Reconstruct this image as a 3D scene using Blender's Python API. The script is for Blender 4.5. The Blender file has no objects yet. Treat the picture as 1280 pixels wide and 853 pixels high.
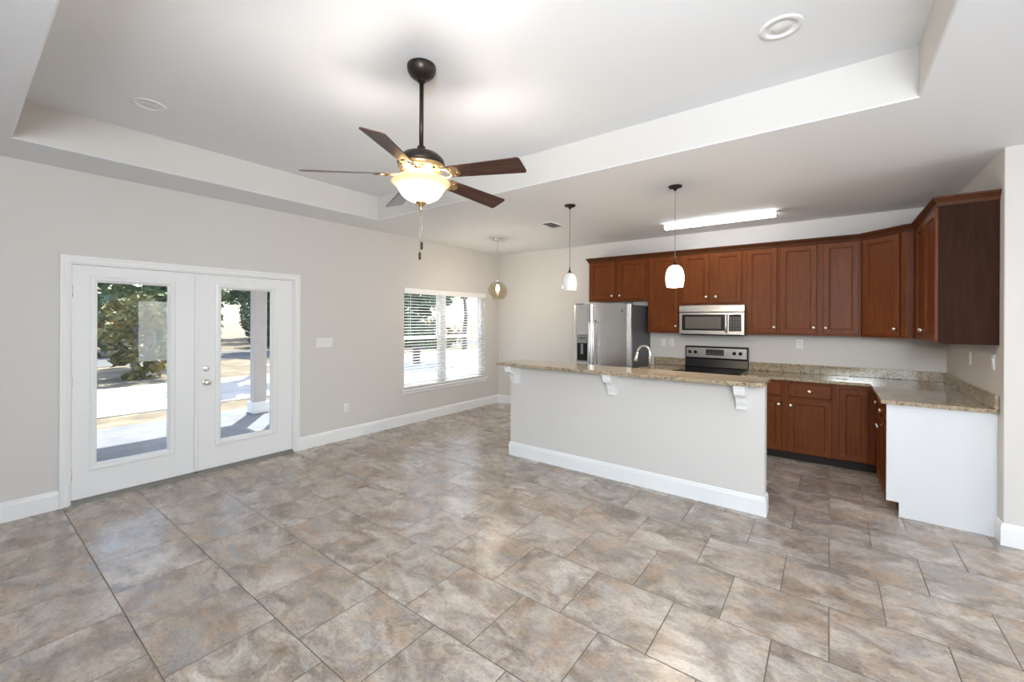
import bpy, bmesh, math, random
from mathutils import Vector, Matrix, Euler
C = bpy.context.scene.collection
PI = math.pi
random.seed(7)

# ------------------------------------------------------------------ camera
cam_d = bpy.data.cameras.new('camera')
cam = bpy.data.objects.new('camera', cam_d); C.objects.link(cam)
cam_d.sensor_width = 36; cam_d.lens = 527.73 / 1280 * 36
cam_d.shift_y = -26.0 / 1280
cam_d.clip_start = 0.05; cam_d.clip_end = 300
cam.matrix_world = (Matrix.Translation((0, 0, 1.531)) @ Matrix.Rotation(math.radians(36.929), 4, 'Z')
                    @ Matrix.Rotation(PI / 2, 4, 'X') @ Matrix.Rotation(math.radians(0.275), 4, 'Z'))
bpy.context.scene.camera = cam

# ------------------------------------------------------------------ exposure, world, sun, large lights
vs = bpy.context.scene.view_settings
vs.view_transform = 'Standard'; vs.look = 'None'; vs.gamma = 1; vs.use_curve_mapping = False
vs.exposure = 0.46
SKY = 0.45          # strength of the sky
SUN = 9.0
W = bpy.data.worlds.new('world'); bpy.context.scene.world = W; W.use_nodes = True
wn = W.node_tree.nodes; wl = W.node_tree.links
bg = wn['Background']; bg.inputs['Strength'].default_value = SKY
sky = wn.new('ShaderNodeTexSky'); sky.sky_type = 'NISHITA'; sky.sun_disc = False
sky.sun_elevation = math.radians(58); sky.sun_rotation = math.radians(-55); sky.dust_density = 2.0
wl.new(sky.outputs[0], bg.inputs['Color'])
sd = bpy.data.lights.new('sun', 'SUN'); sd.energy = SUN; sd.angle = 0.01; sd.color = (1, .97, .92)
so = bpy.data.objects.new('sun', sd); C.objects.link(so)
so.rotation_euler = Vector((.42, -.30, -.85)).to_track_quat('-Z', 'Y').to_euler()

def area(name, loc, direction, sx, sy, power, color=(1, 1, 1), portal=False):
    d = bpy.data.lights.new(name, 'AREA'); d.shape = 'RECTANGLE'; d.size = sx; d.size_y = sy
    d.energy = power; d.color = color
    if portal: d.cycles.is_portal = True
    o = bpy.data.objects.new(name, d); C.objects.link(o); o.location = loc
    o.rotation_euler = Vector(direction).to_track_quat('-Z', 'Y').to_euler()
    return o
# daylight at the unseen east window; opening behind the camera added for fill
area('daylight_east_window', (4.42, 3.5, 1.2), (-1, -.15, .12), 1.1, 1.6, 24, (.94, .975, 1))
area('added_near_fill', (2.1, -2.92, 1.35), (0, 1, .45), 2.5, 1.8, 62, (.86, .94, 1))

area('added_flash_fill', (.5, -.9, 2.05), (-.30, .78, .52), .9, .9, 112, (.87, .94, 1))  # flash-style fill added behind the camera to lift the ceiling

# ------------------------------------------------------------------ node helpers
def mat(name, col=(.8, .8, .8), rough=.5, metal=0, **kw):
    m = bpy.data.materials.new(name); m.use_nodes = True
    b = m.node_tree.nodes['Principled BSDF']
    b.inputs['Base Color'].default_value = (*col, 1); b.inputs['Roughness'].default_value = rough
    b.inputs['Metallic'].default_value = metal
    for k, v in kw.items(): b.inputs[k.replace('_', ' ')].default_value = v
    return m
def N(m, t, **kw):
    n = m.node_tree.nodes.new(t)
    for k, v in kw.items(): setattr(n, k, v)
    return n
def L(m, a, b): m.node_tree.links.new(a, b)
def bsdf(m): return m.node_tree.nodes['Principled BSDF']
def math_(m, op, a, b=None, c=None):
    n = N(m, 'ShaderNodeMath', operation=op)
    for i, v in enumerate((a, b, c)):
        if v is None: continue
        if isinstance(v, (int, float)): n.inputs[i].default_value = v
        else: L(m, v, n.inputs[i])
    return n.outputs[0]
def ramp(m, fac, stops):
    r = N(m, 'ShaderNodeValToRGB'); e = r.color_ramp.elements
    while len(e) > 1: e.remove(e[0])
    for i, (p, c) in enumerate(stops):
        el = e[0] if i == 0 else e.new(p)
        el.position = p; el.color = (*c, 1)
    L(m, fac, r.inputs[0]); return r.outputs[0]
def noise(m, vec, scale, detail=4, rough=.55, dist=0):
    n = N(m, 'ShaderNodeTexNoise'); n.inputs['Scale'].default_value = scale
    n.inputs['Detail'].default_value = detail; n.inputs['Roughness'].default_value = rough
    n.inputs['Distortion'].default_value = dist
    if vec is not None: L(m, vec, n.inputs['Vector'])
    return n.outputs['Fac']
def mix(m, fac, a, b, mode='MIX'):
    n = N(m, 'ShaderNodeMix', data_type='RGBA', blend_type=mode)
    for i, v in ((0, fac), (6, a), (7, b)):
        if isinstance(v, (int, float)): n.inputs[i].default_value = v
        elif isinstance(v, tuple): n.inputs[i].default_value = (*v, 1)
        else: L(m, v, n.inputs[i])
    return n.outputs[2]
def bump(m, h, strength=.1, dist=.01):
    n = N(m, 'ShaderNodeBump'); n.inputs['Strength'].default_value = strength
    n.inputs['Distance'].default_value = dist; L(m, h, n.inputs['Height'])
    L(m, n.outputs[0], bsdf(m).inputs['Normal'])
def pos(m, scale=(1, 1, 1), rot=(0, 0, 0)):
    tc = N(m, 'ShaderNodeTexCoord'); mp = N(m, 'ShaderNodeMapping')
    mp.inputs['Scale'].default_value = scale; mp.inputs['Rotation'].default_value = rot
    L(m, tc.outputs['Object'], mp.inputs['Vector']); return mp.outputs[0]

# ------------------------------------------------------------------ materials
def paint(name, col, rough=.55, b=.03):
    m = mat(name, col, rough)
    v = pos(m)
    bump(m, noise(m, v, 220, 2), b, .002); return m
wall_m = paint('greige wall paint', (.665, .637, .606), .6)
ceil_m = paint('flat white ceiling paint', (.81, .825, .845), .8, .05)
trim_m = paint('semi gloss white trim paint', (.86, .86, .86), .3, .01)
door_m = paint('white door paint', (.84, .84, .84), .32, .01)
white_plastic = mat('white plastic', (.82, .82, .81), .35)
blind_m = mat('white blind slat', (.9, .9, .9), .4)
panel_m = paint('white cabinet end panel', (.72, .73, .75), .45, .01)

# floor tile
def make_floor():
    m = mat('mottled stone look floor tile', rough=.3)
    tc = N(m, 'ShaderNodeTexCoord'); sp = N(m, 'ShaderNodeSeparateXYZ'); L(m, tc.outputs['Object'], sp.inputs[0])
    SX, SY = .4525, .4575
    v = math_(m, 'DIVIDE', math_(m, 'SUBTRACT', sp.outputs[1], .547 - SY * 40), SY)
    row = math_(m, 'FLOOR', v)
    par = math_(m, 'MODULO', row, 2)
    u = math_(m, 'ADD', math_(m, 'DIVIDE', math_(m, 'SUBTRACT', sp.outputs[0], .004 - SX * 40), SX), math_(m, 'MULTIPLY', par, .488))
    colm = math_(m, 'FLOOR', u)
    fu = math_(m, 'FRACT', u); fv = math_(m, 'FRACT', v)
    du = math_(m, 'MULTIPLY', math_(m, 'MINIMUM', fu, math_(m, 'SUBTRACT', 1, fu)), SX)
    dv = math_(m, 'MULTIPLY', math_(m, 'MINIMUM', fv, math_(m, 'SUBTRACT', 1, fv)), SY)
    d = math_(m, 'MINIMUM', du, dv)
    mr = N(m, 'ShaderNodeMapRange'); mr.inputs[1].default_value = .0017; mr.inputs[2].default_value = .0037
    L(m, d, mr.inputs[0]); tilemask = mr.outputs[0]
    cid = N(m, 'ShaderNodeCombineXYZ'); L(m, colm, cid.inputs[0]); L(m, row, cid.inputs[1])
    wnn = N(m, 'ShaderNodeTexWhiteNoise', noise_dimensions='3D'); L(m, cid.outputs[0], wnn.inputs['Vector'])
    # per-tile shift of the stone pattern
    sc = N(m, 'ShaderNodeVectorMath', operation='SCALE'); L(m, wnn.outputs['Color'], sc.inputs[0]); sc.inputs['Scale'].default_value = 9
    ad = N(m, 'ShaderNodeVectorMath', operation='ADD'); L(m, tc.outputs['Object'], ad.inputs[0]); L(m, sc.outputs[0], ad.inputs[1])
    mp = N(m, 'ShaderNodeMapping'); mp.inputs['Rotation'].default_value = (0, 0, .35); mp.inputs['Scale'].default_value = (.95, 1.45, 1)
    L(m, ad.outputs[0], mp.inputs['Vector']); P = mp.outputs[0]
    n1 = noise(m, P, 3.4, 7, .66, .9); n2 = noise(m, P, 6.5, 7, .7, .6); n3 = noise(m, P, 42, 6, .8, .5); n4 = noise(m, P, 1.8, 3, .5, .3)
    base = ramp(m, n1, [(.30, (.150, .118, .096)), (.42, (.29, .242, .205)), (.52, (.49, .435, .388)), (.63, (.66, .615, .565))])
    warm = ramp(m, n2, [(.38, (.30, .285, .28)), (.50, (.37, .30, .24)), (.62, (.42, .275, .17))])
    c = mix(m, ramp(m, n4, [(.42, (.22,) * 3), (.62, (.72,) * 3)]), base, warm)
    sp3 = ramp(m, n3, [(.36, (.60, .58, .56)), (.54, (1.08,) * 3)])
    c = mix(m, .75, c, sp3, 'MULTIPLY')
    tv = N(m, 'ShaderNodeMapRange'); L(m, wnn.outputs['Value'], tv.inputs[0]); tv.inputs[3].default_value = .96; tv.inputs[4].default_value = 1.08
    cc = N(m, 'ShaderNodeCombineColor')
    for i in range(3): L(m, tv.outputs[0], cc.inputs[i])
    c = mix(m, 1.0, c, cc.outputs[0], 'MULTIPLY')
    c = mix(m, tilemask, (.12, .098, .080), c)
    L(m, c, bsdf(m).inputs['Base Color'])
    rr = N(m, 'ShaderNodeMapRange'); L(m, n2, rr.inputs[0]); rr.inputs[3].default_value = .20; rr.inputs[4].default_value = .34
    ro = mix(m, tilemask, (.8, .8, .8), rr.outputs[0]); L(m, ro, bsdf(m).inputs['Roughness'])
    h = math_(m, 'ADD', math_(m, 'MULTIPLY', tilemask, 1.0), math_(m, 'MULTIPLY', n2, .35))
    bump(m, h, .12, .003)
    return m
floor_m = make_floor()

def make_granite():
    m = mat('polished speckled granite', rough=.09); v = pos(m)
    vo = N(m, 'ShaderNodeTexVoronoi'); vo.inputs['Scale'].default_value = 95; L(m, v, vo.inputs['Vector'])
    n1 = noise(m, v, 26, 6, .7, .8); n2 = noise(m, v, 60, 4, .7, .5); n3 = noise(m, v, 7, 3)
    c = ramp(m, n1, [(.33, (.07, .05, .035)), (.43, (.30, .215, .13)), (.53, (.42, .32, .205)), (.66, (.55, .44, .31))])
    c2 = ramp(m, n2, [(.35, (.04, .034, .03)), (.44, (.38, .29, .19)), (.62, (.52, .42, .30))])
    c = mix(m, .45, c, c2)
    c = mix(m, ramp(m, n3, [(.35, (0,) * 3), (.65, (.35,) * 3)]), c, (.34, .33, .25))
    sp = N(m, 'ShaderNodeSeparateColor'); L(m, vo.outputs['Color'], sp.inputs[0])
    dk = math_(m, 'LESS_THAN', sp.outputs[0], .13)
    c = mix(m, math_(m, 'MULTIPLY', dk, .75), c, (.045, .04, .035))
    L(m, c, bsdf(m).inputs['Base Color']); return m
granite = make_granite()

def make_wood(name, dark, mid, lite, rough=.32, axis='Z', gs=1.0):
    m = mat(name, rough=rough)
    s = {'Z': (14, 14, 1.1), 'X': (1.1, 14, 14), 'Y': (14, 1.1, 14)}[axis]
    v = pos(m, tuple(k * gs for k in s)); v2 = pos(m, (2.2, 2.2, 1.2))
    n1 = noise(m, v, 3.2, 7, .65, .6); n2 = noise(m, v2, 1.6, 3, .5, .4)
    c = ramp(m, n1, [(.30, dark), (.50, mid), (.72, lite)])
    c = mix(m, .5, c, ramp(m, n2, [(.3, (.78,) * 3), (.7, (1.12,) * 3)]), 'MULTIPLY')
    L(m, c, bsdf(m).inputs['Base Color'])
    bump(m, n1, .04, .002)
    bsdf(m).inputs['Specular IOR Level'].default_value = .17
    return m
wood = make_wood('reddish cherry stained maple', (.115, .028, .006), (.145, .038, .0085), (.178, .052, .012), .40)
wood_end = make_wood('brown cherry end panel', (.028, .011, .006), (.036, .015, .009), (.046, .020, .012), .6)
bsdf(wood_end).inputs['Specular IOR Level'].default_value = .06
crown_m = make_wood('dark cherry crown', (.060, .019, .007), (.078, .026, .010), (.095, .033, .013), .35)
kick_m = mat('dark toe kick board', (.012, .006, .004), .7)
blade_m = make_wood('dark walnut fan blade', (.045, .022, .016), (.085, .042, .030), (.13, .065, .045), .28, 'X', .7)

def make_steel(name, col=(.62, .61, .60), rough=.27, axis=2):
    m = mat(name, col, rough, 1.0)
    s = [60, 60, 60]; s[0] = .8; s[1] = .8
    n = noise(m, pos(m, tuple(s)), 8, 3)
    mr = N(m, 'ShaderNodeMapRange'); L(m, n, mr.inputs[0]); mr.inputs[3].default_value = rough - .05; mr.inputs[4].default_value = rough + .09
    L(m, mr.outputs[0], bsdf(m).inputs['Roughness']); return m
steel = make_steel('brushed stainless steel')
chrome = mat('polished chrome', (.85, .85, .86), .08, 1.0)
nickel = mat('satin nickel', (.88, .85, .80), .32, 1.0)
black_gl = mat('black glass', (.008, .008, .009), .06)
black_pl = mat('black plastic', (.008, .008, .0085), .3); bsdf(black_pl).inputs['Specular IOR Level'].default_value = .3
grey_side = mat('dark grey painted appliance side', (.085, .09, .10), .42)
dispenser_m = mat('grey dispenser plastic', (.22, .22, .22), .35)
window_gl = mat('tinted microwave window', (.13, .12, .105), .15)
key_m = mat('grey keypad print', (.10, .10, .10), .5)
bronze = mat('oil rubbed bronze', (.045, .036, .030), .38, .75)
brass = mat('antique brass fan housing', (.62, .44, .24), .3, 1.0)
alu = mat('aluminium strip', (.55, .55, .55), .35, 1.0)
cord_m = mat('pendant cord', (.22, .20, .18), .5)
clear_cord = mat('clear pendant cord', (.62, .61, .58), .4)

def thin_glass(name, tint=(1, 1, 1), ior=1.5):
    m = bpy.data.materials.new(name); m.use_nodes = True; nt = m.node_tree
    nt.nodes.remove(nt.nodes['Principled BSDF']); out = nt.nodes['Material Output']
    tr = N(m, 'ShaderNodeBsdfTransparent'); tr.inputs[0].default_value = (*tint, 1)
    gl = N(m, 'ShaderNodeBsdfGlossy'); gl.inputs['Roughness'].default_value = .01
    fr = N(m, 'ShaderNodeFresnel'); geo = N(m, 'ShaderNodeNewGeometry')
    mr = N(m, 'ShaderNodeMapRange'); L(m, geo.outputs['Backfacing'], mr.inputs[0]); mr.inputs[3].default_value = ior; mr.inputs[4].default_value = 1 / ior
    L(m, mr.outputs[0], fr.inputs[0])
    mx = N(m, 'ShaderNodeMixShader'); L(m, fr.outputs[0], mx.inputs[0]); L(m, tr.outputs[0], mx.inputs[1]); L(m, gl.outputs[0], mx.inputs[2])
    L(m, mx.outputs[0], out.inputs[0]); return m
glass_m = thin_glass('clear pane glass', (.93, .95, .95), 1.42)
smoke_m = thin_glass('smoky mirrored globe glass', (.86, .81, .71), 1.5)

def emissive(name, col, strength, base=(.9, .9, .88), rough=.3):
    m = mat(name, base, rough); b = bsdf(m)
    b.inputs['Emission Color'].default_value = (*col, 1); b.inputs['Emission Strength'].default_value = strength
    return m
tube_m = emissive('glowing white light lens', (.96, .98, 1), 13.0)
opal_lit = emissive('lit opal glass', (1, .93, .80), 2.4)
opal_off = mat('white opal glass', (.88, .87, .85), .2); bsdf(opal_off).inputs['Subsurface Weight'].default_value = .0
bulb_m = emissive('glowing bulb', (1, .80, .50), 14)
def make_bowl():
    m = mat('lit cream alabaster glass', (.70, .52, .28), .25)
    b = bsdf(m); tc = N(m, 'ShaderNodeTexCoord'); sp = N(m, 'ShaderNodeSeparateXYZ'); L(m, tc.outputs['Object'], sp.inputs[0])
    c = ramp(m, math_(m, 'ADD', math_(m, 'MULTIPLY', sp.outputs[2], 7.7), 1.0), [(.0, (1, .93, .80)), (.62, (1, .90, .68)), (.9, (1, .74, .40)), (1, (1, .70, .36))])
    L(m, c, b.inputs['Emission Color'])
    s = ramp(m, math_(m, 'ADD', math_(m, 'MULTIPLY', sp.outputs[2], 7.7), 1.0), [(.0, (1,) * 3), (.55, (.85,) * 3), (.85, (.24,) * 3), (1, (.18,) * 3)])
    L(m, math_(m, 'MULTIPLY', s, 1.9), b.inputs['Emission Strength'])
    return m
bowl_m = make_bowl()

# ------------------------------------------------------------------ mesh helpers
class MB:
    def __init__(s): s.v = []; s.f = []; s.mi = []; s.sm = []
    def add(s, vs_, fs, mi=0, smooth=False):
        o = len(s.v); s.v += [tuple(p) for p in vs_]
        for f in fs: s.f.append([i + o for i in f]); s.mi.append(mi); s.sm.append(smooth)
        return s
    def box(s, a, b, mi=0):
        x0, x1 = sorted((a[0], b[0])); y0, y1 = sorted((a[1], b[1])); z0, z1 = sorted((a[2], b[2]))
        return s.add([(x0, y0, z0), (x1, y0, z0), (x1, y1, z0), (x0, y1, z0), (x0, y0, z1), (x1, y0, z1), (x1, y1, z1), (x0, y1, z1)],
                     [(0, 3, 2, 1), (4, 5, 6, 7), (0, 1, 5, 4), (1, 2, 6, 5), (2, 3, 7, 6), (3, 0, 4, 7)], mi)
    def lathe(s, prof, c=(0, 0, 0), seg=32, axis='Z', mi=0, smooth=True):
        vs_, fs = [], []
        n = len(prof)
        for i in range(seg):
            a = 2 * PI * i / seg
            for r, z in prof:
                x, y = r * math.cos(a), r * math.sin(a)
                p = {'Z': (x, y, z), 'Y': (x, z, y), 'X': (z, x, y)}[axis]
                vs_.append((c[0] + p[0], c[1] + p[1], c[2] + p[2]))
        for i in range(seg):
            j = (i + 1) % seg
            for k in range(n - 1): fs.append((i * n + k, j * n + k, j * n + k + 1, i * n + k + 1))
        return s.add(vs_, fs, mi, smooth)
    def prism(s, poly, a, b, axis='Z', mi=0):
        n = len(poly)
        def P(p, t): return {'Z': (p[0], p[1], t), 'Y': (p[0], t, p[1]), 'X': (t, p[0], p[1])}[axis]
        return s.add([P(p, a) for p in poly] + [P(p, b) for p in poly],
                     [tuple(range(n))[::-1], tuple(range(n, 2 * n))] + [(i, (i + 1) % n, n + (i + 1) % n, n + i) for i in range(n)], mi)
    def ring(s, x0, x1, a0, a1, b0, b1, w, wb=None, wt=None, axis='X', mi=0):
        """rectangular frame in the plane across `axis`; w side width, wb bottom, wt top (0 = open bottom)"""
        wb = w if wb is None else wb; wt = w if wt is None else wt
        O = [(a0, b0), (a1, b0), (a1, b1), (a0, b1)]; I = [(a0 + w, b0 + wb), (a1 - w, b0 + wb), (a1 - w, b1 - wt), (a0 + w, b1 - wt)]
        def P(t, p): return (t, p[0], p[1]) if axis == 'X' else (p[0], t, p[1])
        V = [P(x0, p) for p in O] + [P(x0, p) for p in I] + [P(x1, p) for p in O] + [P(x1, p) for p in I]
        F = []
        for i in range(4):
            j = (i + 1) % 4
            F += [(i, j, 4 + j, 4 + i), (8 + i, 12 + i, 12 + j, 8 + j), (i, 8 + i, 8 + j, j), (4 + i, 4 + j, 12 + j, 12 + i)]
        return s.add(V, F, mi)
    def tube(s, pts, r, seg=12, mi=0, cap=True):
        pts = [Vector(p) for p in pts]; rs = r if isinstance(r, (list, tuple)) else [r] * len(pts)
        vs_, fs = [], []; t0 = (pts[1] - pts[0]).normalized()
        up = Vector((0, 0, 1)) if abs(t0.z) < .9 else Vector((1, 0, 0)); nrm = t0.cross(up).normalized()
        for i, p in enumerate(pts):
            t = (pts[min(i + 1, len(pts) - 1)] - pts[max(i - 1, 0)]).normalized()
            nrm = (nrm - t * nrm.dot(t)).normalized(); bn = t.cross(nrm)
            for k in range(seg):
                a = 2 * PI * k / seg; vs_.append(p + (nrm * math.cos(a) + bn * math.sin(a)) * rs[i])
        for i in range(len(pts) - 1):
            for k in range(seg):
                k2 = (k + 1) % seg; fs.append((i * seg + k, i * seg + k2, (i + 1) * seg + k2, (i + 1) * seg + k))
        s.add(vs_, fs, mi, True)
        if cap: 
            o = len(s.v) - len(vs_)
            s.f += [[o + k for k in range(seg)][::-1], [o + (len(pts) - 1) * seg + k for k in range(seg)]]; s.mi += [mi, mi]; s.sm += [False, False]
        return s
    def sweep(s, path, prof, mi=0, caps=True):
        """path: xy points; prof: (out, z) with out to the RIGHT of travel; mitred."""
        P = [Vector((p[0], p[1])) for p in path]; n = len(prof); vs_, fs = [], []
        for i, p in enumerate(P):
            d0 = (P[i] - P[i - 1]).normalized() if i > 0 else (P[1] - P[0]).normalized()
            d1 = (P[i + 1] - P[i]).normalized() if i < len(P) - 1 else d0
            n0 = Vector((d0.y, -d0.x)); n1 = Vector((d1.y, -d1.x))
            m = (n0 + n1).normalized(); m = m / max(.25, m.dot(n0))
            for (o, z) in prof: q = p + m * o; vs_.append((q.x, q.y, z))
        for i in range(len(P) - 1):
            for k in range(n):
                k2 = (k + 1) % n; fs.append((i * n + k, (i + 1) * n + k, (i + 1) * n + k2, i * n + k2))
        if caps: fs += [tuple(range(n)), tuple(range((len(P) - 1) * n, len(P) * n))[::-1]]
        return s.add(vs_, fs, mi)
    def build(s, name, m, parent=None, bevel=0, loc=None, rotz=0, seg=2):
        me = bpy.data.meshes.new(name); me.from_pydata(s.v, [], s.f)
        ms = m if isinstance(m, (list, tuple)) else [m]
        for k in ms: me.materials.append(k)
        for p, mi, sm in zip(me.polygons, s.mi, s.sm): p.material_index = mi; p.use_smooth = sm
        bm = bmesh.new(); bm.from_mesh(me); bmesh.ops.recalc_face_normals(bm, faces=bm.faces); bm.to_mesh(me); bm.free()
        me.update()
        o = bpy.data.objects.new(name, me); C.objects.link(o)
        if loc: o.location = loc
        if rotz: o.rotation_euler.z = rotz
        if parent: o.parent = parent
        if bevel:
            b = o.modifiers.new('bevel', 'BEVEL'); b.width = bevel; b.segments = seg; b.limit_method = 'ANGLE'; b.angle_limit = math.radians(35)
        return o
def thing(name, label, cat, loc=(0, 0, 0), rotz=0, group=None):
    o = bpy.data.objects.new(name, None); C.objects.link(o); o.empty_display_size = .1
    o.location = loc; o.rotation_euler = (0, 0, rotz); o['label'] = label; o['category'] = cat
    if group: o['group'] = group
    return o
def tag(o, label, cat, group=None):
    o['label'] = label; o['category'] = cat
    if group: o['group'] = group
    return o
def struct(o): o['kind'] = 'structure'; return o
def dup(root, loc, rotz, label, group=None):
    r = root.copy(); C.objects.link(r); r.location = loc; r.rotation_euler = (0, 0, rotz); r['label'] = label
    if group: r['group'] = group
    for ch in list(root.children):
        c = ch.copy(); C.objects.link(c); c.parent = r
        for g in list(ch.children):
            d = g.copy(); C.objects.link(d); d.parent = c
    return r

# ------------------------------------------------------------------ room shell
XL, YB, HC, HT, XR, YE = -4.936, 6.144, 2.739, 3.017, .962, 4.361
YN, XE = -3.0, 4.5
EXT = .15
struct(MB().box((XL - .15, YN - .15, -.12), (XE + .15, YB + .15, 0)).build('floor', floor_m))
# left wall with door and window openings
DY0, DY1, DZ = .583, 2.388, 1.988
WY0, WY1, WZ0, WZ1 = 3.958, 5.768, .515, 2.005
w = MB()
w.box((XL, YN - .15, 0), (XL - EXT, DY0, HC + .4)); w.box((XL, DY0, DZ), (XL - EXT, DY1, HC + .4))
w.box((XL, DY1, 0), (XL - EXT, WY0, HC + .4)); w.box((XL, WY0, 0), (XL - EXT, WY1, WZ0))
w.box((XL, WY0, WZ1), (XL - EXT, WY1, HC + .4)); w.box((XL, WY1, 0), (XL - EXT, YB + .15, HC + .4))
struct(w.build('wall_left', wall_m))
struct(MB().box((XL, YB, 0), (XR + .12, YB + .15, HC + .4)).build('wall_back', wall_m))
struct(MB().box((XR, YE, 0), (XR + .14, YB, HC + .4)).build('wall_right', wall_m, bevel=.006))
struct(MB().box((XR + .14, YE, 0), (XE + .15, YE + .14, HC + .4)).build('wall_dining', wall_m))
# east wall with window opening
w = MB(); ey0, ey1, ez0, ez1 = 2.9, 4.1, .3, 2.05
w.box((XE, YN - .15, 0), (XE + .15, ey0, HC + .4)); w.box((XE, ey1, 0), (XE + .15, YE, HC + .4))
w.box((XE, ey0, 0), (XE + .15, ey1, ez0)); w.box((XE, ey0, ez1), (XE + .15, ey1, HC + .4))
struct(w.build('wall_east', wall_m))
w = MB(); nx0, nx1, nz0, nz1 = -.8, 3.4, .4, 2.25
w.box((XL, YN, 0), (nx0, YN - .15, HC + .4)); w.box((nx1, YN, 0), (XE, YN - .15, HC + .4))
w.box((nx0, YN, 0), (nx1, YN - .15, nz0)); w.box((nx0, YN, nz1), (nx1, YN - .15, HC + .4))
struct(w.build('wall_near', wall_m))
# ceiling with recessed tray
TX0, TX1, TY0, TY1 = -4.388, .378, .248, 3.120
c = MB(); X0, X1, Y0, Y1 = XL - .15, XE + .15, YN - .15, YB + .15
z2 = HT + .25; ch = .008
for (a, b) in (((X0, Y0), (X1, TY0 - ch)), ((X0, TY1 + ch), (X1, Y1)), ((X0, TY0 - ch), (TX0 - ch, TY1 + ch)), ((TX1 + ch, TY0 - ch), (X1, TY1 + ch))):
    c.add([(a[0], a[1], HC), (b[0], a[1], HC), (b[0], b[1], HC), (a[0], b[1], HC)], [(0, 3, 2, 1)], 0)
R0 = [(TX0 - ch, TY0 - ch, HC), (TX1 + ch, TY0 - ch, HC), (TX1 + ch, TY1 + ch, HC), (TX0 - ch, TY1 + ch, HC)]
R1 = [(TX0, TY0, HC + ch), (TX1, TY0, HC + ch), (TX1, TY1, HC + ch), (TX0, TY1, HC + ch)]
R2 = [(x_, y_, HT) for x_, y_, _ in R1]
for (A, B, mi) in ((R0, R1, 0), (R1, R2, 1)):
    for i in range(4):
        j = (i + 1) % 4; c.add([A[i], A[j], B[j], B[i]], [(0, 1, 2, 3)], mi)
# tray top, pierced by the two recessed lights
c.add([R2[0], R2[1], R2[2], R2[3]], [(3, 2, 1, 0)], 0)
c.box((X0, Y0, z2), (X1, Y1, z2 + .1), 0)
for sx0, sx1, sy0, sy1 in ((X0, X0 + .02, Y0, Y1), (X1 - .02, X1, Y0, Y1), (X0, X1, Y0, Y0 + .02), (X0, X1, Y1 - .02, Y1)):
    c.box((sx0, sy0, HC), (sx1, sy1, z2), 0)
ceil_o = struct(c.build('ceiling', [ceil_m, wall_m]))

# baseboards
BBP = [(0, 0), (.015, 0), (.015, .118), (.011, .128), (.011, .135), (.004, .148), (0, .150)]
CY0, CY1 = .526, 2.445
struct(MB().sweep([(XL, YN), (XL, CY0)], BBP).build('baseboard_left', trim_m))
struct(MB().sweep([(XL, CY1), (XL, YB), (-2.93, YB)], BBP).build('baseboard_back', trim_m))
struct(MB().sweep([(XR, 4.481), (XR, YE), (XE, YE)], BBP).build('baseboard_dining', trim_m))
struct(MB().sweep([(XE, YE), (XE, YN), (XL, YN)], BBP).build('baseboard_near', trim_m))

# ------------------------------------------------------------------ french door
# casing, jamb, threshold
def casing_profile(wd): return [(0, 0), (wd, 0), (wd, .010), (wd - .012, .017), (.018, .014), (.008, .010), (0, .008)]
w = MB()
cw = .057
def ushape(a0, a1, top, wd): return [(a0, 0), (a0 + wd, 0), (a0 + wd, top - wd), (a1 - wd, top - wd), (a1 - wd, 0), (a1, 0), (a1, top), (a0, top)]
w.prism(ushape(CY0, CY1, 2.043, cw), XL, XL + .013, 'X')
w.prism(ushape(CY0 + .0005, CY1 - .0005, 2.0425, .022), XL + .0131, XL + .021, 'X')
w.prism(ushape(CY0 + .040, CY1 - .040, 2.003, .010), XL + .0131, XL + .017, 'X')
casing = w.build('trim_1', trim_m, bevel=.002); struct(casing)
w = MB(); w.prism(ushape(DY0, DY1, DZ, .012), XL - .15, XL - .001, 'X')
struct(w.build('trim_2', trim_m))
sill_m = mat('mill finish threshold', (.30, .29, .27), .4, .7)
w = MB(); w.prism([(XL + .03, 0), (XL + .03, .008), (XL, .026), (XL - .15, .030), (XL - .15, 0)], DY0 + .012, DY1 - .012, 'Y')
struct(w.build('trim_3', sill_m))
MID = 1.447
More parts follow.
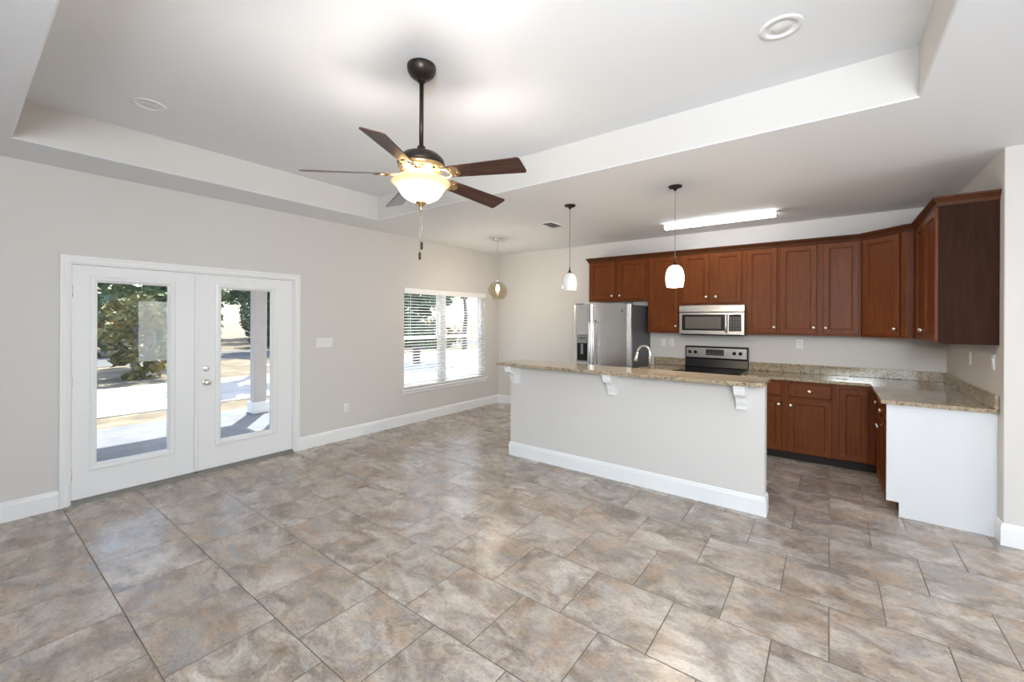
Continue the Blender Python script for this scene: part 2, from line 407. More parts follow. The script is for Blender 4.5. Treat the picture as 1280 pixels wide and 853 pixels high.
def french_leaf(n, y0, y1, g0, g1, f0, f1, knob):
    root = struct(thing('door_%d' % n, '', 'door')); del root['label']; del root['category']
    xf = XL - .012; t = .044; z0, z1 = .035, DZ - .016
    gz0, gz1 = .303, 1.835
    m = MB()
    O = [(y0, z0), (y1, z0), (y1, z1), (y0, z1)]; I = [(g0 - .004, gz0 - .004), (g1 + .004, gz0 - .004), (g1 + .004, gz1 + .004), (g0 - .004, gz1 + .004)]
    V = [(xf, *p) for p in O + I] + [(xf - t, *p) for p in O + I]; F = []
    for i in range(4):
        j = (i + 1) % 4; F += [(i, j, 4 + j, 4 + i), (8 + i, 12 + i, 12 + j, 8 + j), (i, 8 + i, 8 + j, j), (4 + i, 4 + j, 12 + j, 12 + i)]
    m.add(V, F)
    m.build('leaf_panel', door_m, root)
    # lite frame: raised moulded surround
    m = MB()
    def ring(A, B):
        for i in range(4):
            j = (i + 1) % 4; m.add([A[i], A[j], B[j], B[i]], [(0, 1, 2, 3)])
    def rect(a, b, c_, d, x): return [(x, a, c_), (x, b, c_), (x, b, d), (x, a, d)]
    steps = [(f0, f1, .247, 1.886, xf), (f0 + .002, f1 - .002, .249, 1.884, xf + .008), (f0 + .018, f1 - .018, .265, 1.868, xf + .014), (g0 - .016, g1 + .016, gz0 - .016, gz1 + .016, xf + .012), (g0 - .006, g1 + .006, gz0 - .006, gz1 + .006, xf - .002), (g0, g1, gz0, gz1, xf - .006), (g0, g1, gz0, gz1, xf - t)]
    for s0, s1 in zip(steps, steps[1:]): ring(rect(*s0), rect(*s1))
    m.build('lite_frame', door_m, root)
    g = MB().box((xf - .018, g0, gz0), (xf - .024, g1, gz1)).build('glass_pane', glass_m, root)
    # slide track of the enclosed blind
    MB().box((xf + .013, g1 + .010, gz0 + .02), (xf + .019, g1 + .022, gz1 - .01)).build('blind_track', white_plastic, root, bevel=.002)
    MB().box((xf + .018, g1 + .006, 1.68 if not knob else 1.06), (xf + .028, g1 + .026, 1.72 if not knob else 1.09)).build('blind_slider', white_plastic, root, bevel=.003)
    MB().box((xf - .002, y0 + .01, .02), (xf - t, y1 - .01, .036)).build('door_sweep', sill_m, root)
    if knob:
        k = MB().lathe([(0, 0), (.032, 0), (.033, .004), (.028, .009), (.014, .011), (.011, .03), (.018, .036), (.027, .046), (.028, .056), (.022, .064), (0, .066)], (xf, 1.527, .902), 28, 'X')
        k.build('door_knob', nickel, root)
        k = MB().lathe([(0, 0), (.029, 0), (.030, .005), (.025, .010), (0, .011)], (xf, 1.527, 1.037), 28, 'X')
        k.box((xf + .01, 1.523, 1.020), (xf + .026, 1.531, 1.054)); k.build('deadbolt', nickel, root)
    for hz in (.25, 1.0, 1.75):
        yy = y0 if not knob else y1
        MB().lathe([(0, -.045), (.006, -.045), (.006, .045), (0, .045)], (xf + .004, yy + (.001 if knob else -.001), hz), 10).build('hinge', nickel, root)
french_leaf(1, DY0 + .014, MID - .002, .748, 1.228, .703, 1.285, False)
french_leaf(2, MID + .002, DY1 - .014, 1.658, 2.142, 1.606, 2.205, True)
a = MB().box((XL + .006, MID - .016, .04), (XL - .011, MID + .012, DZ - .02)).build('astragal', door_m, bpy.data.objects['door_2'], bevel=.003)

# ------------------------------------------------------------------ twin window, blind, sill
vinyl = mat('white vinyl', (.86, .87, .88), .35)
wr = struct(thing('window_1', '', 'window')); del wr['label']; del wr['category']
xw = XL - .085
m = MB()
m.ring(xw + .02, XL - .149, WY0, WY1, WZ0, WZ1, .045); m.box((xw + .0199, 4.74, WZ0 + .045), (XL - .1489, 4.86, WZ1 - .045))
m.build('window_frame', vinyl, wr, bevel=.003)
for (a, b) in ((WY0 + .045, 4.74), (4.86, WY1 - .045)):
    for (c_, d, xx) in ((WZ0 + .045, 1.27, xw), (1.235, WZ1 - .045, xw - .028)):
        s = MB().ring(xx - .026, xx, a, b, c_, d, .035)
        so_ = s.build('sash', vinyl, wr, bevel=.002)
        MB().box((xx - .010, a + .03, c_ + .03), (xx - .014, b - .03, d - .03)).build('pane', glass_m, so_)
struct(MB().prism([(XL + .035, WZ0 - .026), (XL + .040, WZ0 - .020), (XL + .040, WZ0 - .006), (XL + .034, WZ0), (XL - .064, WZ0), (XL - .064, WZ0 - .026)], WY0 - .045, WY1 + .05, 'Y').build('window_sill', trim_m, wr))
MB().box((XL, WY0 - .03, WZ0 - .075), (XL + .014, WY1 + .03, WZ0 - .026)).build('window_apron', trim_m, wr, bevel=.003)
del bpy.data.objects['window_sill']['kind']
bl = thing('window_blind', 'wide white horizontal slat blind filling the window in the left wall', 'blind', (XL - .03, 4.863, WZ0))
BW = WY1 - WY0 - .012
m = MB(); m.box((.0299, -BW / 2, 1.415), (-.030, BW / 2, 1.485)); m.box((.038, -BW / 2 - .004, 1.405), (.030, BW / 2 + .004, 1.487)); m.build('head_rail', blind_m, bl, bevel=.003)
nsl = 32
for i in range(nsl):
    z = .035 + i * .0432
    s = MB(); pr = []
    for k in range(5):
        u_ = -.024 + .048 * k / 4; pr.append((u_, z + .003 * (1 - (u_ / .024) ** 2) - u_ * .16))
    pr += [(u_, z_ - .0028) for u_, z_ in pr[::-1]]
    s.prism(pr, -BW / 2 + .005, BW / 2 - .005, 'Y'); s.build('slat', blind_m, bl)
MB().box((.024, -BW / 2 + .004, .006), (-.024, BW / 2 - .004, .022)).build('bottom_rail', blind_m, bl, bevel=.003)
m = MB()
for yy in (-.78, -.26, .26, .78):
    for xx in (-.026, .026): m.tube([(xx, yy, .01), (xx, yy, 1.41)], .0012, 6)
m.build('ladder_cord', blind_m, bl)
MB().tube([(.045, -.80, 1.40), (.047, -.80, .75)], .004, 8).build('tilt_wand', blind_m, bl)

# unseen openings; the one behind the camera is added to light the room
for nm, (a, b, kind) in {'window_2': ((XE + .06, ey0, ez0), (XE + .10, ey1, ez1), 'x'), 'added_near_window': ((nx0, YN - .10, nz0), (nx1, YN - .06, nz1), 'y')}.items():
    m = MB(); x0, y0, z0 = a; x1, y1, z1 = b
    if kind == 'x':
        for yy in (y0, (y0 + y1) / 2 - .03, y1 - .06): m.box((x0, yy, z0), (x1, yy + .06, z1))
        for zz in (z0, (z0 + z1) / 2 - .02, z1 - .06): m.box((x0, y0, zz), (x1, y1, zz + .05))
    else:
        for k in range(5): xx = x0 + (x1 - x0 - .06) * k / 4; m.box((xx, y0, z0), (xx + .06, y1, z1))
        for zz in (z0, z1 - .06): m.box((x0, y0, zz), (x1, y1, zz + .06))
    struct(m.build(nm, vinyl))

# ------------------------------------------------------------------ ceiling fixtures
def can_light(x, y, label):
    t = thing('recessed_light', label, 'ceiling light', (x, y, HT), 0, 'recessed ceiling lights')
    MB().lathe([(.068, -.002), (.070, -.008), (.092, -.007), (.095, -.001), (.095, 0)], seg=40).build('trim_ring', white_plastic, t)
    MB().lathe([(.069, -.004), (.060, .002), (.055, .004), (.050, .0045)], seg=40).build('baffle', white_plastic, t)
    MB().lathe([(.052, .003), (.042, -.004), (.022, -.010), (0, -.012)], seg=32).build('lamp_face', mat('frosted lamp face', (.70, .70, .69), .4), t)
can_light(-3.781, .828, 'round white recessed light in the tray ceiling near the left wall')
can_light(-.201, 2.513, 'round white recessed light in the tray ceiling at upper right')
ve = thing('air_vent', 'small white slotted air vent in the ceiling beyond the bar', 'vent', (-2.80, 4.56, HC))
m = MB(); m.box((-.09, -.16, -.008), (.09, -.14, 0)); m.box((-.09, .14, -.008), (.09, .16, 0)); m.box((-.09, -.14, -.008), (-.07, .14, 0)); m.box((.07, -.14, -.008), (.09, .14, 0)); m.build('frame', white_plastic, ve)
m = MB(); m.box((-.07, -.14, -.0012), (.07, .14, -.0002)); m.build('backing', mat('shaded duct', (.38, .38, .38), .7), ve)
m = MB()
for i in range(7): xx = -.062 + i * .0205; m.add([(xx - .008, -.14, -.001), (xx + .006, -.14, -.010), (xx + .006, .14, -.010), (xx - .008, .14, -.001)], [(0, 1, 2, 3)])
m.build('louvre', white_plastic, ve)

# ceiling fan
FX, FY = -1.916, 1.656
fan = thing('ceiling_fan', 'five blade ceiling fan with dark wood blades and a lit glass bowl', 'ceiling fan', (FX, FY, HT))
Z = lambda z: z - HT
MB().lathe([(0, 0), (.083, 0), (.084, -.014), (.081, -.032), (.070, -.052), (.052, -.068), (.034, -.076), (.024, -.080), (.022, -.094), (0, -.094)], seg=40).build('canopy', bronze, fan)
MB().lathe([(0, -.09), (.0125, -.09), (.0125, Z(2.52)), (0, Z(2.52))], seg=20).build('downrod', bronze, fan)
MB().lathe([(0, Z(2.545)), (.024, Z(2.545)), (.026, Z(2.515)), (.060, Z(2.512)), (.105, Z(2.495)), (.132, Z(2.468)), (.138, Z(2.445)), (.136, Z(2.432)), (0, Z(2.432))], seg=48).build('motor_housing', bronze, fan)
mm = MB().lathe([(0, Z(2.432)), (.134, Z(2.432)), (.136, Z(2.425)), (.120, Z(2.405)), (.092, Z(2.392)), (.080, Z(2.388)), (.080, Z(2.368)), (.072, Z(2.362)), (0, Z(2.362))], seg=48)
lower = mm.build('lower_housing', brass, fan)
for k in range(10):
    a = 2 * PI * k / 10
    MB().lathe([(.004, 0), (.013, .002), (.013, .006), (.004, .008)], (.106 * math.cos(a), .106 * math.sin(a), Z(2.396)), 12).build('vent_boss', bronze, lower)
MB().lathe([(0, Z(2.362)), (.058, Z(2.362)), (.060, Z(2.335)), (.052, Z(2.325)), (0, Z(2.325))], seg=32).build('switch_housing', brass, fan)
# glass bowl (open above) with flared rim
bprof = [(.166, 0), (.171, -.006), (.164, -.014), (.146, -.026), (.133, -.044), (.120, -.068), (.099, -.092), (.066, -.110), (.030, -.119), (.008, -.121)]
inner = [(max(r - .004, .006), z + .003) for r, z in bprof[::-1]]
bowl = MB().lathe(bprof + inner, seg=56).build('glass_bowl', bowl_m, fan); bowl.location = (0, 0, Z(2.338))
MB().lathe([(0, Z(2.222)), (.034, Z(2.222)), (.030, Z(2.212)), (.014, Z(2.200)), (.009, Z(2.178)), (.010, Z(2.172)), (0, Z(2.168))], seg=24).build('finial', brass, fan)
MB().lathe([(0, Z(2.330)), (.004, Z(2.330)), (.004, Z(2.20)), (0, Z(2.20))], seg=8).build('centre_rod', brass, fan)
for k in range(3):
    a = 2 * PI * k / 3 + .4
    b_ = MB().lathe([(0, .045), (.010, .042), (.012, .022), (.022, .004), (.024, -.010), (.016, -.026), (0, -.031)], (.066 * math.cos(a), .066 * math.sin(a), Z(2.288)), 16).build('bulb', emissive('warm fan bulb', (1, .78, .50), 6), fan)
for nm, z0, z1, r in (('pull_chain', 2.170, 1.985, .0016), ('pull_chain', 2.170, 1.925, .0016)):
    off = .004 if z1 > 1.95 else -.004
    pcn = MB().tube([(off, off, Z(z0)), (off, off, Z(z1))], r, 6).build(nm, mat('chain', (.55, .53, .5), .3, 1), fan)
    MB().lathe([(0, .002), (.006, 0), (.0075, -.012), (.0075, -.036), (.004, -.042), (0, -.043)], (off, off, Z(z1)), 12).build('chain_pull', bronze, pcn)
# blades
phi0 = math.radians(12.04)
def blade_mesh():
    m = MB(); R0_, R1_ = .185, .652
    out = []
    nseg = 8
    for i in range(nseg + 1):
        t = i / nseg; x = R0_ + (R1_ - R0_) * t; hw = .047 + .017 * t
        out.append((x, hw))
    tip = [(R1_ - .016 + .016 * math.sin(a), .048 + .016 * math.cos(a)) for a in (0, .5, 1.0, PI / 2)]
    rt = [(R0_ + .012 - .012 * math.cos(a), .035 + .012 * math.sin(a)) for a in (0, .5, 1.0, PI / 2)]
    top = rt + out[1:-1] + tip
    poly = top + [(x, -y) for x, y in top[::-1]]
    m.prism(poly, -.003, .003); return m
def iron_mesh():
    m = MB()
    # two curved arms with an open eye, then a plate on the blade
    for s in (1, -1):
        pts = [(.075, s * .010, .018), (.105, s * .026, .006), (.135, s * .040, -.002), (.165, s * .043, -.005), (.195, s * .034, -.006), (.215, s * .014, -.006)]
        m.tube(pts, [.009, .008, .0075, .0075, .0075, .007], 10)
    m.prism([(.185, -.034), (.225, -.040), (.262, -.018), (.268, 0), (.262, .018), (.225, .040), (.185, .034), (.205, 0)], -.009, -.0035)
    for (x_, y_) in ((.222, .026), (.222, -.026), (.252, 0)): m.lathe([(0, -.013), (.005, -.012), (.006, -.009), (0, -.009)], (x_, y_, 0), 10)
    return m
bm_ = blade_mesh(); im_ = iron_mesh()
blade0 = bm_.build('blade', blade_m, fan); iron0 = im_.build('blade_iron', brass, blade0)
DRO = (2.358 - 2.392) / .45
for k in range(5):
    a = phi0 + 2 * PI * k / 5
    b_ = blade0 if k == 0 else blade0.copy()
    if k: 
        C.objects.link(b_); b_.parent = fan; ir = iron0.copy(); C.objects.link(ir); ir.parent = b_
    tilt = -.015 * math.cos(a) - .012 * math.sin(a)
    # slight droop of the blade, pitch about its length
    Mx = Matrix.Rotation(a, 4, 'Z') @ Matrix.Translation((0, 0, Z(2.383))) @ Matrix.Rotation(.052 - tilt * .7, 4, 'Y') @ Matrix.Rotation(math.radians(-16.5), 4, 'X')
    b_.matrix_basis = Mx
for k in range(3):
    a = 2 * PI * k / 3 + .4
    pl = bpy.data.lights.new('fan_lamp', 'POINT'); pl.energy = 9; pl.color = (1, .95, .89); pl.shadow_soft_size = .03
    plo = bpy.data.objects.new('fan_lamp', pl); C.objects.link(plo); plo.location = (FX + .104 * math.cos(a), FY + .104 * math.sin(a), 2.306)

# mini pendants over the bar
def pendant(y, x, label, glass, lit):
    t = thing('pendant_light', label, 'pendant light', (x, y, HC), 0, 'opal glass pendants over the bar')
    MB().lathe([(0, 0), (.060, 0), (.060, -.006), (.052, -.016), (.018, -.024), (.010, -.040), (0, -.042)], seg=32).build('canopy', bronze, t)
    MB().tube([(0, 0, -.03), (0, 0, 2.075 - HC)], .0032, 8).build('cord', cord_m, t)
    zz = 2.032 - HC
    MB().lathe([(0, zz + .062), (.005, zz + .060), (.007, zz + .030), (.013, zz + .012), (.026, zz + .001), (.030, zz - .006), (0, zz - .006)], seg=24).build('socket_cap', bronze, t)
    pr = [(.018, 0), (.036, -.006), (.055, -.022), (.069, -.048), (.077, -.085), (.079, -.115), (.077, -.150), (.072, -.180), (.069, -.196)]
    pin = [(r - .003, z - .0005) for r, z in pr[::-1]]
    s = MB().lathe(pr + pin, seg=40).build('glass_shade', glass, t); s.location = (0, 0, zz)
    b_ = MB().lathe([(0, -.03), (.012, -.032), (.013, -.055), (.022, -.08), (.024, -.10), (.015, -.118), (0, -.122)], seg=16).build('bulb', bulb_m if lit else white_plastic, t); b_.location = (0, 0, zz)
    if lit:
        d = bpy.data.lights.new('pendant_lamp', 'POINT'); d.energy = 21; d.color = (1, .82, .60); d.shadow_soft_size = .075
        o = bpy.data.objects.new('pendant_lamp', d); C.objects.link(o); o.location = (x, y, 1.80)
    return t
pendant(3.90, -2.178, 'unlit-looking white glass pendant over the bar, left of the wood cabinets', opal_off, False)
pendant(3.90, -1.108, 'brightly lit white glass pendant over the bar hanging in front of the microwave cabinets', opal_lit, True)
g = thing('globe_pendant', 'smoky clear glass globe pendant near the window in the far corner', 'pendant light', (-3.92, 4.86, HC))
MB().lathe([(0, 0), (.062, 0), (.062, -.010), (.050, -.018), (.012, -.020), (.008, -.034), (0, -.036)], seg=32).build('canopy', chrome, g)
MB().tube([(0, 0, -.03), (0, 0, 2.13 - HC)], .0028, 8).build('cord', clear_cord, g)
MB().lathe([(0, 2.145 - HC), (.012, 2.143 - HC), (.019, 2.120 - HC), (.019, 2.06 - HC), (0, 2.06 - HC)], seg=20).build('socket', chrome, g)
gp = [(.022, .142)] + [(.143 * math.sin(a), .143 * math.cos(a)) for a in [.16 + (2.52 - .16) * i / 20 for i in range(1, 21)]]
s = MB().lathe(gp, seg=48).build('glass_globe', smoke_m, g); s.location = (0, 0, 1.960 - HC)
MB().lathe([(0, 2.06 - HC), (.013, 2.055 - HC), (.024, 2.02 - HC), (.029, 1.99 - HC), (.024, 1.965 - HC), (0, 1.955 - HC)], seg=20).build('bulb', bulb_m, g)

gd = bpy.data.lights.new('globe_lamp', 'POINT'); gd.energy = 16; gd.color = (1, .92, .80); gd.shadow_soft_size = .025
gdo = bpy.data.objects.new('globe_lamp', gd); C.objects.link(gdo); gdo.location = (-3.92, 4.86, 1.93)
# unseen drum lamp, added right of the camera to light the room
dl = thing('added_drum_lamp', 'white drum shade pendant added to light the room from its unseen dining side', 'pendant light', (3.05, 2.65, HC))
MB().lathe([(0, 0), (.065, 0), (.065, -.015), (.02, -.03), (0, -.03)], seg=24).build('canopy', bronze, dl)
MB().tube([(0, 0, -.02), (0, 0, -.20)], .005, 8).build('rod', bronze, dl)
MB().lathe([(.20, -.22), (.20, -.42), (.197, -.42), (.197, -.22)], seg=40).build('shade', opal_off, dl)
m = MB(); m.box((-.197, -.004, -.235), (.197, .004, -.230)); m.box((-.004, -.197, -.235), (.004, .197, -.230)); m.lathe([(0, -.19), (.02, -.19), (.02, -.27), (0, -.27)], seg=12); m.build('spider', bronze, dl)
dd = bpy.data.lights.new('added_drum_fill', 'POINT'); dd.energy = 42; dd.color = (.97, .98, 1); dd.shadow_soft_size = .12
ddo = bpy.data.objects.new('added_drum_fill', dd); C.objects.link(ddo); ddo.location = (3.05, 2.65, 2.40)

# fluorescent strip light
fl = thing('ceiling_strip_light', 'long slim glowing white strip light on the kitchen ceiling', 'ceiling light', (-1.062, 5.415, HC))
MB().box((-.605, -.035, -.022), (.605, .035, 0)).build('housing', alu, fl, bevel=.003)
MB().prism([(-.042, -.020), (-.046, -.030), (-.040, -.052), (-.022, -.060), (.022, -.060), (.040, -.052), (.046, -.030), (.042, -.020)], -.592, .592, 'X').build('lens', tube_m, fl)
for s in (-1, 1): MB().prism([(-.046, -.018), (-.050, -.030), (-.043, -.055), (-.024, -.064), (.024, -.064), (.043, -.055), (.050, -.030), (.046, -.018)], s * .592, s * .606, 'X').build('end_cap', alu, fl)

# ------------------------------------------------------------------ cabinet builders (local: width along x, front faces -y, back at y=depth)
def panel_front(x0, x1, z0, z1, y, t=.019, fr=.052):
    m = MB()
    def rect(i, yy): return [(x0 + i, yy, z0 + i), (x1 - i, yy, z0 + i), (x1 - i, yy, z1 - i), (x0 + i, yy, z1 - i)]
    S = [(0, y + t), (0, y + .004), (.004, y), (fr, y), (fr + .004, y + .006), (fr + .010, y + .007), (fr + .013, y + .013)]
    for (i0, a), (i1, b) in zip(S, S[1:]):
        A, B = rect(i0, a), rect(i1, b)
        for k in range(4): j = (k + 1) % 4; m.add([A[k], A[j], B[j], B[k]], [(0, 1, 2, 3)])
    m.add(rect(*S[-1]), [(0, 1, 2, 3)]); m.add(rect(0, y + t), [(3, 2, 1, 0)])
    return m
def slab_front(x0, x1, z0, z1, y, t=.019):
    m = MB()
    def rect(i, yy): return [(x0 + i, yy, z0 + i), (x1 - i, yy, z0 + i), (x1 - i, yy, z1 - i), (x0 + i, yy, z1 - i)]
    S = [(0, y + t), (0, y + .007), (.004, y + .003), (.012, y)]
    for (i0, a), (i1, b) in zip(S, S[1:]):
        A, B = rect(i0, a), rect(i1, b)
        for k in range(4): j = (k + 1) % 4; m.add([A[k], A[j], B[j], B[k]], [(0, 1, 2, 3)])
    m.add(rect(*S[-1]), [(0, 1, 2, 3)]); m.add(rect(0, y + t), [(3, 2, 1, 0)])
    return m
KNOB = None
def knob(parent, x, z, y):
    global KNOB
    if KNOB is None:
        m = MB().lathe([(0, 0), (.009, 0), (.0065, -.010), (.012, -.015), (.0180, -.019), (.0180, -.024), (.012, -.030), (0, -.031)], seg=20, axis='Y')
        o = m.build('knob', nickel, parent); KNOB = o
    else:
        o = KNOB.copy(); C.objects.link(o); o.parent = parent
    o.location = (x, y, z); return o
def cabinet(name, label, loc, rotz, w, depth, z0, z1, doors=(), drawers=(), side=None, toe=False, group=None, body_mat=None):
    """doors: (x0,x1,z0,z1,knobx,knobz) in local coordinates, y=0 is the face frame plane"""
    t = thing(name, label, 'cabinet', loc, rotz, group)
    m = MB()
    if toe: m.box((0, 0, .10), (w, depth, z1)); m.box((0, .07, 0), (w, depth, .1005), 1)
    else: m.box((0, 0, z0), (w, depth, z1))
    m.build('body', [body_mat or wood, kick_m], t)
    for d in doors:
        o = panel_front(d[0], d[1], d[2], d[3], -.020).build('door', wood, t)
        if d[4] is not None: knob(o, d[4], d[5], -.020)
    for d in drawers:
        o = slab_front(d[0], d[1], d[2], d[3], -.020).build('drawer', wood, t)
        knob(o, (d[0] + d[1]) / 2, (d[2] + d[3]) / 2, -.020)
    return t
# wall cabinets on the back wall; face frame plane y=5.840
FY_ = 5.840; D_ = YB - FY_ - .001
grp = None
def up(label, x0, x1, z0, doors):
    return cabinet('wall_cabinet', label, (x0, FY_, 0), 0, x1 - x0, D_, z0, 2.425,
                   [(a - x0, b - x0, zz, 2.395, kx - x0, kz) for a, b, zz, kx, kz in doors])
up('short two-door cherry wall cabinet above the refrigerator', -2.925, -2.021, 1.815, [(-2.905, -2.510, 1.845, -2.542, 1.893), (-2.455, -2.060, 1.845, -2.424, 1.893)])
up('tall single-door cherry wall cabinet between refrigerator and microwave', -2.020, -1.581, 1.372, [(-1.997, -1.612, 1.391, -1.640, 1.462)])
up('short two-door cherry wall cabinet above the microwave', -1.580, -.836, 1.740, [(-1.553, -1.232, 1.765, -1.262, 1.840), (-1.178, -.862, 1.765, -1.150, 1.840)])
up('tall single-door cherry wall cabinet just right of the microwave', -.835, -.480, 1.372, [(-.805, -.492, 1.391, -.518, 1.462)])
up('tall two-door cherry wall cabinet left of the angled corner cabinet', -.479, .268, 1.372, [(-.462, -.113, 1.391, -.139, 1.462), (-.056, .253, 1.391, -.030, 1.462)])
# corner diagonal
t = thing('corner_wall_cabinet', 'angled single-door cherry wall cabinet in the kitchen corner', 'cabinet', (.27, FY_, 0), math.radians(-45))
cw_ = math.hypot(.32, .32)
Ri = Matrix.Rotation(math.radians(45), 3, 'Z')
def loc45(x, y): q = Ri @ Vector((x - .27, y - FY_, 0)); return (q.x, q.y)
poly = [loc45(.27, FY_), loc45(.59, 5.52), loc45(XR - .001, 5.52), loc45(XR - .001, YB - .001), loc45(.27, YB - .001)]
MB().prism(poly, 1.372, 2.425).build('body', wood, t)
o = panel_front(.035, cw_ - .055, 1.391, 2.395, -.020).build('door', wood, t); knob(o, cw_ - .083, 1.462, -.020)
# right wall upper, faces -x
t = cabinet('wall_cabinet', 'two-door cherry wall cabinet on the right wall with a dark brown end panel', (.657, 5.518, 0), -PI / 2, 5.518 - 4.457, XR - .657 - .001, 1.372, 2.425,
            [(.135, .565, 1.391, 2.395, .540, 1.462), (.590, 1.040, 1.391, 2.395, .615, 1.462)])
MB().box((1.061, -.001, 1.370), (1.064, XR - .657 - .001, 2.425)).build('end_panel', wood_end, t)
o_ = t.children[-1]; o_['label'] = 'dark brown flat end panel'
# crown moulding
cp = [(.0, 2.400), (.006, 2.400), (.010, 2.412), (.014, 2.425), (.026, 2.440), (.034, 2.452), (.040, 2.455), (.040, 2.468), (0, 2.468)]
cr = MB().sweep([(-2.926, YB - .002), (-2.926, FY_ - .001), (.27, FY_ - .001), (.589, 5.520), (.656, 5.505), (.656, 4.452), (XR - .002, 4.452)], [(a, b) for a, b in cp], caps=True)
# sweep puts 'out' on the right of travel: path runs clockwise round the cabinets, so reverse x
tag(cr.build('crown_molding', crown_m), 'cherry crown molding running along the tops of all the wall cabinets', 'molding')

# base cabinets back wall, face plane y=5.55
BY = 5.550; BD = YB - BY - .001
def base(label, x0, x1, doors, drawers):
    return cabinet('base_cabinet', label, (x0, BY, 0), 0, x1 - x0, BD, 0, .883,
                   [(a - x0, b - x0, z0, z1, (kx - x0) if kx is not None else None, kz) for a, b, z0, z1, kx, kz in doors],
                   [(a - x0, b - x0, z0, z1) for a, b, z0, z1 in drawers], toe=True)
base('narrow cherry base cabinet between refrigerator and range', -2.020, -1.578, [(-2.0, -1.60, .100, .690, -1.63, .615)], [(-2.0, -1.60, .708, .855)])
base('cherry base cabinet right of the range, half hidden by the bar wall', -.812, -.392, [(-.79, -.418, .100, .690, -.446, .615)], [(-.79, -.418, .708, .855)])
base('cherry base cabinet with one drawer over a door, right of the bar wall', -.391, .052, [(-.360, .027, .100, .690, -.335, .615)], [(-.360, .027, .708, .855)])
base('blind corner cherry base cabinet with a full-height door and no knob', .053, .385, [(.085, .318, .105, .835, None, None)], [])
# right leg base cabinets facing -x, face plane x=.387
def legc(label, y1, y0, doors, drawers):
    return cabinet('base_cabinet', label, (.387, y1, 0), -PI / 2, y1 - y0, XR - .387 - .001, 0, .883, doors, drawers, toe=True)
legc('cherry base cabinet under the right counter, nearer the corner', 5.548, 5.001, [(.19, .527, .100, .690, .50, .600)], [(.19, .527, .708, .855)])
lc = legc('cherry base cabinet with a white end panel under the right counter', 5.000, 4.492, [(.020, .485, .100, .690, .050, .600)], [(.020, .485, .708, .855)])
MB().prism([(-.020, .114), (-.020, .883), (XR - .387 - .001, .883), (XR - .387 - .001, 0), (.055, 0), (.055, .114)], .508, .519, 'X').build('end_panel', panel_m, lc)
lc.children[-1]['label'] = 'plain white end panel with a toe notch'

# ------------------------------------------------------------------ countertops
def ctop(name, poly, label, z0=.884, z1=.914, loc=(0, 0, 0)):
    o = MB().prism(poly, z0, z1).build(name, granite, bevel=.004); return tag(o, label, 'countertop')
ct = ctop('countertop', [(-.812, YB - .002), (-.812, 5.505), (.330, 5.505), (.330, 4.440), (XR - .002, 4.440), (XR - .002, YB - .002)], 'L-shaped speckled granite countertop in the kitchen corner')
MB().box((-.812, YB - .024, .9145), (XR - .002, YB - .003, 1.016)).build('backsplash', granite, ct, bevel=.003)
MB().box((XR - .024, 4.440, .9145), (XR - .003, YB - .025, 1.016)).build('side_splash', granite, ct, bevel=.003)
ct2 = ctop('countertop', [(-2.025, YB - .002), (-2.025, 5.505), (-1.578, 5.505), (-1.578, YB - .002)], 'short granite countertop between the refrigerator and the range')
MB().box((-2.025, YB - .024, .9145), (-1.578, YB - .003, 1.016)).build('backsplash', granite, ct2, bevel=.003)
tag(MB().box((.06, 5.72, .9146), (.155, 5.79, .9165)).build('paper_slip', mat('white paper', (.8, .8, .79), .6)), 'small white slip lying on the corner granite counter', 'paper')

# ------------------------------------------------------------------ bar / island
IX0, IX1, IY = -2.904, -.403, 3.846
bw = struct(MB().box((IX0, IY, 0), (IX1, IY + .135, 1.036)).build('wall_bar', wall_m))
struct(MB().sweep([(IX0, IY + .135), (IX0, IY), (IX1, IY), (IX1, IY + .135)], BBP).build('baseboard_bar', trim_m))
bt = MB().prism([(-2.925, 3.60), (-.468, 3.60), (-.400, 3.665), (-.385, 3.70), (-.385, 4.06), (-2.925, 4.06)], 1.0365, 1.067).build('bar_top', granite, bevel=.004)
tag(bt, 'long raised speckled granite bar top on the greige half wall', 'countertop')
prof = [(IY, 1.036), (IY - .215, 1.036), (IY - .215, 1.018), (IY - .195, 1.012), (IY - .190, .985), (IY - .178, .960), (IY - .150, .945), (IY - .118, .935), (IY - .098, .915), (IY - .088, .885), (IY - .075, .870), (IY - .065, .850), (IY - .060, .825), (IY, .825)]
for xx, lab in ((-2.808, 'white wooden corbel under the bar top, at its far left end'), (-1.652, 'white wooden corbel under the middle of the bar top'), (-.555, 'white wooden corbel under the right end of the bar top')):
    t = MB().prism([(p[0] - IY, p[1]) for p in prof], -.040, .040, 'X').build('corbel', trim_m, bevel=.003); t.location = (xx, IY, 0)
    tag(t, lab, 'corbel', 'corbels under the bar')
ic = ctop('countertop', [(-2.90, IY + .137), (-.56, IY + .137), (-.56, 4.64), (-2.90, 4.64)], 'lower granite sink countertop behind the raised bar')
icb = cabinet('base_cabinet', 'cherry sink base cabinet behind the bar wall', (-.58, 4.60, 0), PI, 2.30, .615, 0, .883,
              [(.03 + .38 * i, .38 + .38 * i, .10, .69, (.35 if i % 2 == 0 else .06) + .38 * i, .615) for i in range(6)], [(.03 + .38 * i, .38 + .38 * i, .708, .855) for i in range(6)], toe=True)
